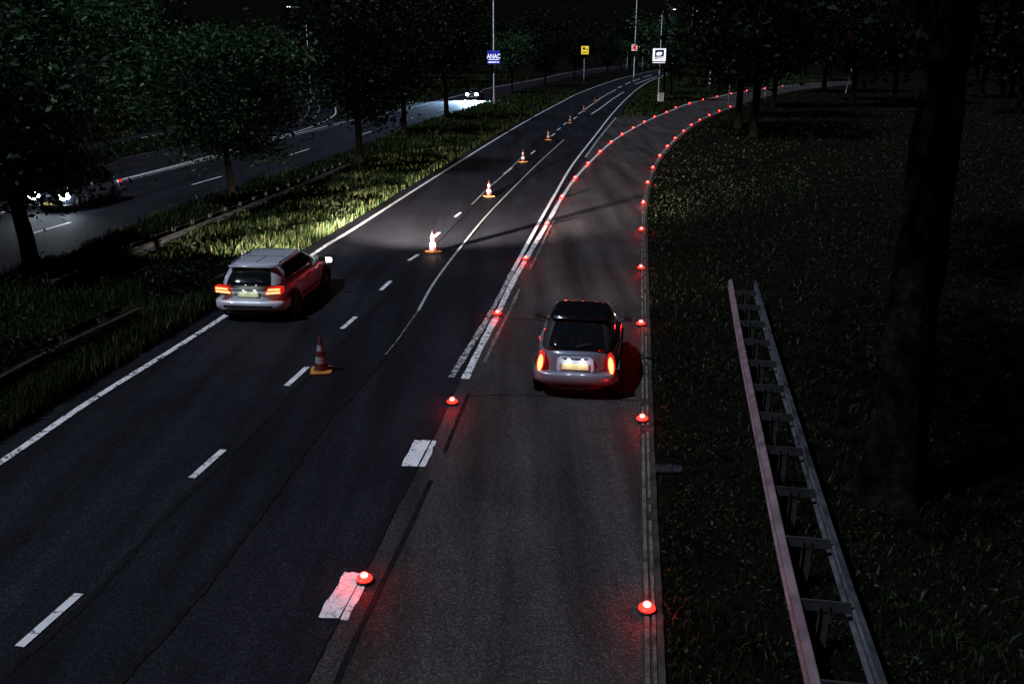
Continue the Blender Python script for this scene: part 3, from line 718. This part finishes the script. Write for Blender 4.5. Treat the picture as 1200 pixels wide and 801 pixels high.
flat('panel',[(-k*.95,-.88*k),(k*.95,-.88*k),(k*.95,.88*k),(-k*.95,.88*k)],-.095,M['sign_white'],s)
e=flat('emblem',[(-.64*k,.70*k),(.66*k,.72*k),(.68*k,-.25*k),(.45*k,-.42*k),(-.1*k,-.48*k),(-.66*k,-.64*k)],-.109,M['sign_navy'],s)
flat('emblem_shape',[(-.42*k,.28*k),(-.22*k,.40*k),(.30*k,.40*k),(.40*k,.28*k),(.34*k,.02*k),(.1*k,-.10*k),(-.34*k,-.10*k),(-.46*k,.0*k)],-.123,M['sign_white'],e)
flat('emblem_shape',[(-.66*k,-.36*k),(-.2*k,-.26*k),(.25*k,-.28*k),(.66*k,-.12*k),(.60*k,-.22*k),(.3*k,-.38*k),(-.2*k,-.36*k),(-.64*k,-.48*k)],-.123,M['sign_white'],e)
flat('small_print',[(.2*k,-.66*k),(.55*k,-.66*k),(.55*k,-.72*k),(.2*k,-.72*k)],-.109,M['sign_navy'],s)
MB().box((0,0,-1.08*k),(1.8*k,.14,.10*k)).build('light_strip',M['sign_white'],s)
# mast with the blue sign
b2=P(579,127); D2=b2.y
mast('sign_mast',b2,19,.10,0,'tall grey mast carrying the blue sign, rising out of the picture','mast')
c=PZ(578.5,67.5,D2-.3); k=PZ(586,67.5,D2-.3).x-c.x
s=logo_sign(c,2*k,2*k,'blue illuminated sign with white letters on the tall mast')
flat('panel',[(-k*.96,-.96*k),(k*.96,-.96*k),(k*.96,.96*k),(-k*.96,.96*k)],-.095,M['sign_blue'],s)
def text(name,txt,size,loc,m,parent,squash=1):
    cu=bpy.data.curves.new(name,'FONT'); cu.body=txt; cu.size=size; cu.align_x='CENTER'; cu.align_y='CENTER'; cu.extrude=.006; cu.offset=.012
    o=bpy.data.objects.new(name,cu); C.objects.link(o); bpy.context.view_layer.update()
    me=bpy.data.meshes.new_from_object(o.evaluated_get(bpy.context.evaluated_depsgraph_get())); bpy.data.objects.remove(o)
    q=link(name,me,m,parent); q.location=loc; q.rotation_euler=(math.pi/2,0,0); q.scale=(squash,1,1); return q
text('lettering','ANAC',.95*k,(0,-.115,.14*k),M['sign_white'],s,.78)
flat('underline',[(-.8*k,-.36*k),(.8*k,-.36*k),(.8*k,-.26*k),(-.8*k,-.26*k)],-.109,M['sign_white'],s)
flat('small_print',[(-.85*k,-.78*k),(.45*k,-.78*k),(.45*k,-.62*k),(-.85*k,-.62*k)],-.109,M['sign_white'],s)
flat('small_print',[(.56*k,-.78*k),(.84*k,-.78*k),(.84*k,-.62*k),(.56*k,-.62*k)],-.109,M['sign_white'],s)
# yellow sign and its post
b3=P(685,93); D3=200.
b3=Vector((PZ(685,60,D3).x,D3,0)); mast('sign_post',b3,PZ(685,66,D3).z,.07,0,'post under the small yellow sign','post')
c=PZ(685.5,59,D3-.2); k=PZ(690,59,D3-.2).x-c.x
s=logo_sign(c,2*k,2.1*k,'small yellow illuminated sign far beyond the opposite carriageway')
flat('panel',[(-k*.96,-k),(k*.96,-k),(k*.96,k),(-k*.96,k)],-.095,M['sign_yellow'],s)
for q in ([(-.6,.1),(.1,.1),(.1,.7),(-.6,.7)],[(-.7,-.6),(.7,-.6),(.7,-.4),(-.7,-.4)],[(.35,.0),(.75,.0),(.75,.35),(.35,.35)]):
    flat('marking',[(a*k,b*k) for a,b in q],-.109,mat('sign_brown',(.25,.12,.01),.5),s)
# red and white sign
b4=Vector((PZ(744,60,D3+10).x,D3+10,0)); mast('sign_mast',b4,30,.13,0,'very tall thin mast above the small red and white sign','mast')
c=PZ(743.5,56,D3+9.6); k=PZ(747,56,D3+9.6).x-c.x
s=logo_sign(c,2*k,2.1*k,'small red and white illuminated sign on the tall mast')
flat('panel',[(-k*.96,-k),(k*.96,-k),(k*.96,k),(-k*.96,k)],-.095,mat('sign_pink',(.8,.5,.5),.4,emis=(.9,.55,.5),es=.7),s)
flat('emblem',[(.62*k*math.cos(a*math.pi/8),.7*k*math.sin(a*math.pi/8)) for a in range(16)],-.109,M['sign_red'],s)
flat('emblem_bar',[(-.3*k,-.15*k),(.3*k,-.15*k),(.3*k,.15*k),(-.3*k,.15*k)],-.123,M['sign_dark'],s)
# street lamp on the left, and the lit far ones
Dl=120; bL=Vector((PZ(361,60,Dl).x,Dl,0)); mast('street_lamp',bL,PZ(358,14,Dl).z,.08,1.8,'street lamp with a tiny lit head above the trees on the left',arm_dir=math.pi,mat_='grey_metal')
for i,(x,y,D,lab) in enumerate([(830,9,160,'lit far street lamp with a visible pole, top right of the white sign'),(780,5,230,'tiny lit street lamp above the curved arm lamp'),(807,5,230,'tiny lit street lamp near the top edge, second from left'),(817,13,210,'tiny lit street lamp just left of the visible pole'),(874,19,200,'lone tiny lit street lamp at the right end of the far lights'),
        (732,55,330,'low far street lamp left of the red and white sign'),(750,55,330,'low far street lamp right of the red and white sign'),(757,56,340,'low far street lamp close left of the white sign'),(836,55,260,'low far street lamp above the pale green tree'),(854,56,250,'low far street lamp right of the pale green tree'),(846,52,280,'faint low street lamp between two brighter ones')]):
    p=PZ(x,y,D); r=mast('street_lamp',(p.x+1.1,D,0),max(2,p.z-.6),.08 if i else .12,.8,lab,lit='lamp_far',group='far lit street lamps',arm_dir=math.pi)
# thin posts
for x0,y0,y1,lab in [(853,129,84,'thin grey post between the two lamp rows near the first black trunk'),(896,117,103,'short post at the kerb beside the third black trunk')]:
    b=P(x0,y0); z=PZ(x0+1,y1,b.y).z; rr=empty('marker_post',b); tag(rr,lab,'post'); MB().tube([(0,0,0),(0,0,z)],[.06,.05],10).build('shaft',M['grey_metal'],rr,sm=True); MB().lathe([(.06,z),(.075,z+.02),(.05,z+.12)],10).build('cap',M['white_plastic'],rr)
b=P(965,108); rr=empty('leaning_post',b+Vector((2.5,-3,0))); tag(rr,'pale slanting post beside the thick dark tree at the end of the exit road','post')
MB().tube([(0,0,0),(.8,0,5.4)],[.10,.07],10).build('shaft',M['grey_metal'],rr); MB().tube([(.47,0,3.2),(.55,0,3.7)],[.1,.1],10).build('white_band',M['white_plastic'],rr)

# ---------------------------------------------------------------- cars
M['silver']=mat('silver',(.50,.53,.62),.34,.1,coat=1)
M['silver_blue']=mat('silver_blue',(.15,.165,.21),.32,.2,coat=1)
M['dark_paint']=mat('dark_paint',(.03,.04,.07),.28,.3,coat=1)
M['glass']=mat('car_glass',(.006,.007,.009),.05,spec=.8)
M['black_roof']=mat('black_roof',(.006,.006,.008),.10,coat=1)
M['trim']=mat('trim',(.02,.02,.022),.5)
M['chrome']=mat('chrome',(.6,.6,.62),.15,1)
M['tail_red']=mat('tail_red',(.5,.02,.01),.25,emis=(1,.03,.015),es=.5)
M['tail_core']=mat('tail_core',(.8,.4,.1),.3,emis=(1,.46,.17),es=2.0)
M['plate']=noisy('plate',(.55,.58,.42),(.7,.72,.55),20,.4)
M['plate_y']=noisy('plate_y',(.75,.62,.25),(.85,.72,.35),20,.4)
M['head']=mat('head',(.9,.9,.9),.2,emis=(.78,.9,1),es=70)
M['head_warm']=mat('head_warm',(.9,.9,.9),.2,emis=(1,.92,.8),es=4)
def sring(y0,y1,w_,zf,n=64,e=5.0):
    yc=(y0+y1)/2; l=(y1-y0)/2; out=[]
    for k in range(n):
        a=2*math.pi*(k+.5)/n; c,s=math.cos(a),math.sin(a); p=2/e
        x=w_*math.copysign(abs(c)**p,c); y=yc+l*math.copysign(abs(s)**p,s); out.append(Vector((x,y,zf(y))))
    return out
def car(name,loc,rz,L,Wd,H,belt,label,kind,body,roofmat,rearglass,lights,cab):
    """+Y is forward, origin on the road under the rear bumper"""
    r=empty(name,loc,rz); tag(r,label,'car'); hw=Wd/2
    hood=cab['hood']; zh=cab['zhood']
    def zf(z,ref=None):
        def f(y):
            t=min(1,max(0,(y-hood)/(L-hood))); k=max(0,(z-.45)/(belt-.45))
            u=min(1,max(0,(cab['deck']-y)/max(cab['deck'],.01)))
            return z-(belt-zh)*k*(t**.8) - cab.get('deckdrop',0)*k*u
        return f
    e=cab.get('e',5)
    R=[sring(.10,L-.12,hw*.90,zf(.19),e=e),sring(.02,L-.02,hw*.97,zf(.26),e=e),sring(0,L,hw*.99,zf(.42),e=e),sring(.01,L,hw,zf(.55),e=e),sring(.05,L-.02,hw*1.0,zf(belt-.22),e=e),sring(.08,L-.06,hw*.985,zf(belt-.08),e=e),sring(.12,L-.12,hw*.95,zf(belt-.015),e=e),sring(.20,L-.2,hw*.88,zf(belt+.01),e=e)]
    MB().rings(R).build('body',body,r,sm=True)
    # lower dark valance and bumper
    MB().rings([sring(-.015,L+.01,hw*.93,lambda y:.20,e=e),sring(-.03,L+.02,hw*.985,lambda y:.24,e=e),sring(-.03,L+.02,hw*.985,lambda y:.30,e=e),sring(-.01,L,hw*.96,lambda y:.33,e=e)]).build('valance',M['trim'],r,sm=True)
    bmp=MB().rings([sring(-.045,.9,hw*.985,lambda y:.32,e=e),sring(-.075,.9,hw*1.0,lambda y:.37,e=e),sring(-.075,.9,hw*1.0,lambda y:.50,e=e),sring(-.04,.9,hw*.985,lambda y:.54,e=e)]).build('rear_bumper',body,r,sm=True)
    # cabin
    b0,b1,r0,r1=cab['b0'],cab['b1'],cab['r0'],cab['r1']; wb=hw*cab.get('wb',.90); wr_=hw*cab.get('wr',.74); zr=H-.05
    def lerp(a,b,t): return a+(b-a)*t
    def cr(t,o=0,n=64):
        z=lerp(belt-.02,zr,t); bulge=.03*math.sin(math.pi*t)
        return sring(lerp(b0,r0,t)-bulge-o,lerp(b1,r1,t)+bulge*.6+o,lerp(wb,wr_,t)+bulge+o,lambda y:z,n,4.5)
    ts=[0,.2,.4,.6,.8,1]
    MB().rings([cr(t_) for t_ in ts]).build('glazing',M['glass'],r,sm=True)
    top=[sring(r0-.03,r1+.03,wr_+.015,lambda y:zr-.03,e=4.5),sring(r0-.03,r1+.02,wr_+.015,lambda y:zr+.0,e=4.5),sring(r0+.03,r1-.05,wr_-.04,lambda y:zr+.035,e=4.5),sring(r0+.2,r1-.25,wr_-.2,lambda y:zr+.052,e=4),sring(r0+.5,r1-.5,wr_-.4,lambda y:zr+.056,e=3)]
    roof=MB().rings(top).build('roof',roofmat,r,sm=True)
    # pillars: corner columns of the cabin and a middle post on each side
    base=[cr(t_,.006) for t_ in ts]
    n=64
    def pillar(ks,nm='pillar'):
        mb=MB()
        vs=[];fs=[]
        m_=len(ks)
        for row in base:
            for k_ in ks: vs.append(row[k_%n])
        for i in range(len(base)-1):
            for j in range(m_-1): fs.append((i*m_+j,i*m_+j+1,(i+1)*m_+j+1,(i+1)*m_+j))
        mb.add(vs,fs).build(nm,body if cab.get('pillar_body',True) else M['trim'],r,sm=True)
    q=n//8
    for cen,wdt in ((q,1),(3*q,1),(5*q,cab.get('cp',2)),(7*q,cab.get('cp',2))):   # front corners then rear corners
        pillar(range(cen-wdt-1,cen+wdt+1))
    def side_pt(y,z,o=.0):
        t=(z-belt+.02)/(zr-belt+.02); return lerp(wb,wr_,t)+.03*math.sin(math.pi*t)+o
    for sx in (-1,1):
        mb=MB(); ym=cab['bpil']
        for z0,z1 in ((belt,belt+(zr-belt)*.5),(belt+(zr-belt)*.5,zr)):
            mb.add([(sx*side_pt(0,z0,.004),ym-.04,z0),(sx*side_pt(0,z0,.004),ym+.04,z0),(sx*side_pt(0,z1,.004),ym+.04,z1),(sx*side_pt(0,z1,.004),ym-.04,z1)],[(0,1,2,3)])
        mb.build('pillar',M['trim'],r)
    # wheels
    for sx in (-1,1):
        for yw in (cab['wr_y'],cab['wf_y']):
            rad_=cab.get('rad',.31)
            wh=empty('wheel',(0,0,0)); wh.parent=r; wh.location=(sx*(hw-.095),yw,rad_)
            mb=MB(); prof=[(rad_*.62,-.10),(rad_*.93,-.10),(rad_,-.07),(rad_,.07),(rad_*.93,.10),(rad_*.62,.10)]
            mb.lathe(prof,32); ob=mb.build('tyre',M['rubber'],wh,sm=True); ob.rotation_euler=(0,math.pi/2,0)
            mb=MB(); mb.lathe([(rad_*.60,-.085),(rad_*.62,.085),(rad_*.5,.09),(.04,.07)],24)
            for a in range(5):
                mb.box((math.cos(a*1.2566)*rad_*.33,math.sin(a*1.2566)*rad_*.33,.095 if sx>0 else -.095),(rad_*.5,.05,.015),a*1.2566)
            ob=mb.build('rim',M['chrome'],wh); ob.rotation_euler=(0,math.pi/2,0)
            arch=MB(); pts=[(sx*(hw+.001),yw+math.cos(a)*(rad_+.045),rad_+math.sin(a)*(rad_+.045)) for a in [math.pi*(i/12*1.16-.08) for i in range(13)]]
            arch.tube(pts,.028,8).build('wheel_arch',M['trim'],r,sm=True)
            # flat black disc standing in for the shaded wheel house
            mb=MB(); mb.lathe([(rad_+.045,-.004),(rad_+.045,.004)],32); ob=mb.build('wheel_well_shade',M['black'],r); ob.rotation_euler=(0,math.pi/2,0); ob.location=(sx*(hw-.002),yw,rad_)
    # mirrors
    for sx in (-1,1):
        mb=MB(); mb.tube([(sx*hw*.90,cab['mir'],belt+.0),(sx*(hw+.06),cab['mir'],belt+.05)],.022,8)
        mb.box((sx*(hw+.11),cab['mir'],belt+.07),(.17,.10,.12)); mb.build('mirror',M['trim'],r,bevel=.03)
    # door seams and handles
    for sx in (-1,1):
        mb=MB()
        for yy in cab['seams']: mb.box((sx*(hw+.0005),yy,.58),(.006,.010,.52))
        mb.box((sx*(hw+.002),L*.5,.40),(.012,L*.36,.05)); mb.build('door_trim',M['trim'],r)
        for yy in cab['handles']:
            MB().box((sx*(hw+.012),yy,belt-.15),(.03,.17,.028)).build('door_handle',body,r,bevel=.008)
    return r
def spot(parent,loc,power,angle,tilt,pan,col,blend=.8,rad_=.06,flat_=1):
    l=bpy.data.lights.new('headlight_beam','SPOT'); l.energy=power; l.spot_size=math.radians(angle); l.spot_blend=blend; l.color=col; l.shadow_soft_size=rad_
    o=bpy.data.objects.new('headlight_beam',l); C.objects.link(o); o.parent=parent; o.location=loc
    d=Vector((math.sin(math.radians(pan)),math.cos(math.radians(pan)),-math.tan(math.radians(tilt))))
    o.rotation_euler=(-d).to_track_quat('Z','Y').to_euler(); o.scale=(1,flat_,1); return o
def plate_lamp(parent,loc,power,col):
    l=bpy.data.lights.new('plate_lamp','POINT'); l.energy=power; l.color=col; l.shadow_soft_size=.02
    o=bpy.data.objects.new('plate_lamp',l); C.objects.link(o); o.parent=parent; o.location=loc; return o

# silver estate car on the main road
H1=-math.radians(5.6)
p1=P(290,342,.78); p1.z=.010
c1=car('hatchback_car',p1,H1,4.35,1.80,1.35,.93,'silver hatchback with glowing orange tail lights driving away on the left over the edge line','a',M['silver'],M['silver'],True,None,
   dict(hood=3.15,zhood=.72,deck=.0,b0=.04,b1=3.35,r0=.46,r1=2.45,bpil=1.75,wr_y=.80,wf_y=3.38,mir=2.75,seams=(.95,1.85,2.85),handles=(1.15,2.0),e=4,wr=.70,wb=.90,cp=3))
for sx in (-1,1):   # tail lamps wrap round the corner
    mb=MB().prism([(sx*.42,.70),(sx*.84,.73),(sx*.84,.885),(sx*.50,.87)],(0,.035,0),(1,0,0),(0,0,1),(0,1,0),.22)
    o=mb.build('tail_light',M['tail_red'],c1,bevel=.02)
    MB().prism([(sx*.45,.712),(sx*.80,.742),(sx*.80,.79),(sx*.455,.76)],(0,.018,0),(1,0,0),(0,0,1),(0,1,0),.02).build('tail_lamp_core',M['tail_core'],o)
    MB().prism([(sx*.50,.80),(sx*.80,.82),(sx*.80,.865),(sx*.51,.845)],(0,.018,0),(1,0,0),(0,0,1),(0,1,0),.02).build('tail_lamp_core',M['tail_core'],o)
    MB().tube([(sx*.58,.60,1.325),(sx*.61,.72,1.358),(sx*.61,2.2,1.358),(sx*.57,2.38,1.325)],.017,8).build('roof_rail',M['chrome'],c1,sm=True)
    hl=MB().box((sx*.66,4.17,.64),(.36,.12,.13)).build('headlight',M['head_warm'],c1,bevel=.03)
    spot(hl,(sx*.66,4.26,.64),(200000 if sx>0 else 12000),(76 if sx>0 else 125),3.2,(12 if sx>0 else -18),(1,.83,.74),1.0,.06,(.11 if sx>0 else .12))
MB().box((0,.02,.70),(.52,.02,.12)).build('number_plate',M['plate'],c1)
plate_lamp(c1,(-.14,-.10,.80),.8,(.9,1,.8)); plate_lamp(c1,(.14,-.10,.80),.8,(.9,1,.8))
MB().box((0,.01,.80),(.9,.03,.03)).build('handle_strip',M['chrome'],c1)
MB().box((0,-.06,.42),(1.2,.04,.06)).build('bumper_trim',M['trim'],c1)
MB().tube([(0,.19,1.06),(.36,.12,.99)],.012,6).build('rear_wiper',M['trim'],c1)
MB().rings([sring(.32,.56,.58,lambda y:1.29,e=5),sring(.30,.56,.58,lambda y:1.32,e=5)]).build('spoiler',M['silver'],c1,sm=True)
mb=MB(); mb.box((0,1.35,1.356),(1.02,.02,.010)); mb.box((.02,1.0,1.356),(.015,.7,.010)); mb.build('roof_seam',M['trim'],c1)
MB().tube([(0,2.2,1.34),(0,2.05,1.54)],.006,6).build('aerial',M['trim'],c1)

# small rounded city car on the exit road
H2=-math.radians(8)
p2=P(674,431,.66); p2.z=.018
c2=car('city_car',p2,H2,3.55,1.62,1.46,.93,'small rounded city car with black roof and oval orange tail lights on the exit road','b',M['silver_blue'],M['black_roof'],True,None,
   dict(hood=2.55,zhood=.74,deck=.0,b0=.14,b1=2.75,r0=.70,r1=1.95,bpil=1.45,wr_y=.62,wf_y=2.92,mir=2.2,seams=(1.15,2.25),handles=(1.35,),e=3.6,wr=.68,wb=.88,cp=2,pillar_body=False,rad=.29))
def ellip(cx,cz,a,b,n=24,sk_=0): return [(cx+a*math.cos(2*math.pi*i/n)+sk_*b*math.sin(2*math.pi*i/n),cz+b*math.sin(2*math.pi*i/n)) for i in range(n)]
for sx in (-1,1):
    o=MB().prism(ellip(sx*.665,.70,.075,.205,24,-sx*.12),(0,.06,0),(1,0,0),(0,0,1),(0,1,0),.16).build('tail_light',M['tail_red'],c2)
    MB().prism(ellip(sx*.665,.70,.050,.165,24,-sx*.12),(0,.045,0),(1,0,0),(0,0,1),(0,1,0),.02).build('tail_lamp_core',M['tail_core'],o)
    hl=MB().lathe([(.10,-.03),(.10,.03),(.06,.05)],20).build('headlight',M['head_warm'],c2); hl.rotation_euler=(-math.pi/2,0,0); hl.location=(sx*.56,3.42,.66)
    sp=spot(c2,(sx*.56,3.60,.62),900,85,6,0,(1,.80,.68),1.0,.06,.14)
MB().prism([(-.36,.60),(-.30,.50),(.30,.50),(.36,.60),(.34,.80),(.28,.84),(-.28,.84),(-.34,.80)],(0,.028,0),(1,0,0),(0,0,1),(0,1,0),.06).build('plate_panel',M['silver'],c2,bevel=.01)
MB().box((0,.012,.66),(.50,.02,.11)).build('number_plate',M['plate_y'],c2)
plate_lamp(c2,(-.13,-.08,.77),1.3,(.88,.92,1)); plate_lamp(c2,(.13,-.08,.77),1.3,(.88,.92,1))
MB().box((0,.015,.81),(.44,.03,.03)).build('handle_strip',M['chrome'],c2)
MB().tube([(0,1.78,1.46),(0,1.70,1.66)],.006,6).build('aerial',M['trim'],c2)
MB().tube([(0,.16,1.02),(.28,.22,1.06)],.010,6).build('rear_wiper',M['trim'],c2)
MB().rings([sring(.60,.80,.52,lambda y:1.40,e=4),sring(.59,.80,.52,lambda y:1.43,e=4)]).build('spoiler',M['black_roof'],c2,sm=True)

# oncoming cars on the opposite carriageway
def oncoming(px,rz,label,power,col,tilt=11):
    q=P(*px); c=car('oncoming_car',Vector((q.x,q.y,.02)),rz,4.3,1.78,1.46,.93,label,'c',M['dark_paint'],M['dark_paint'],True,None,
      dict(hood=3.2,zhood=.72,deck=.0,b0=.2,b1=3.3,r0=.8,r1=2.4,bpil=1.8,wr_y=.85,wf_y=3.45,mir=2.8,seams=(.95,1.85,2.85),handles=(1.15,2.0),e=5))
    # origin is the rear: move so that the given pixel is the front
    c.location=Vector((q.x,q.y,.02))-Matrix.Rotation(rz,3,'Z')@Vector((0,4.3,0))
    for sx in (-1,1):
        h=MB().prism(ellip(sx*.66,.68,.22,.15),(0,4.20,0),(1,0,0),(0,0,1),(0,1,0),.12).build('headlight',M['head'],c)
        spot(c,(sx*.66,4.40,.66),power,80,tilt,0,col,.9,.06,.22)
        MB().box((sx*.6,.02,.75),(.3,.04,.12)).build('tail_light',M['tail_red'],c)
    MB().box((0,4.31,.5),(.9,.03,.12)).build('grille',M['trim'],c)
    MB().box((0,4.33,.38),(.52,.015,.11)).build('number_plate',M['plate_y'],c)
    return c
oncoming((553,117),math.radians(180-9),'oncoming dark car with blazing blue white headlights beside the sign mast',45000,(.42,.68,1),8)
oncoming((60,250),math.radians(180-7),'oncoming car at the left edge, its white headlights shining through the leaves',70,(.85,.92,1))
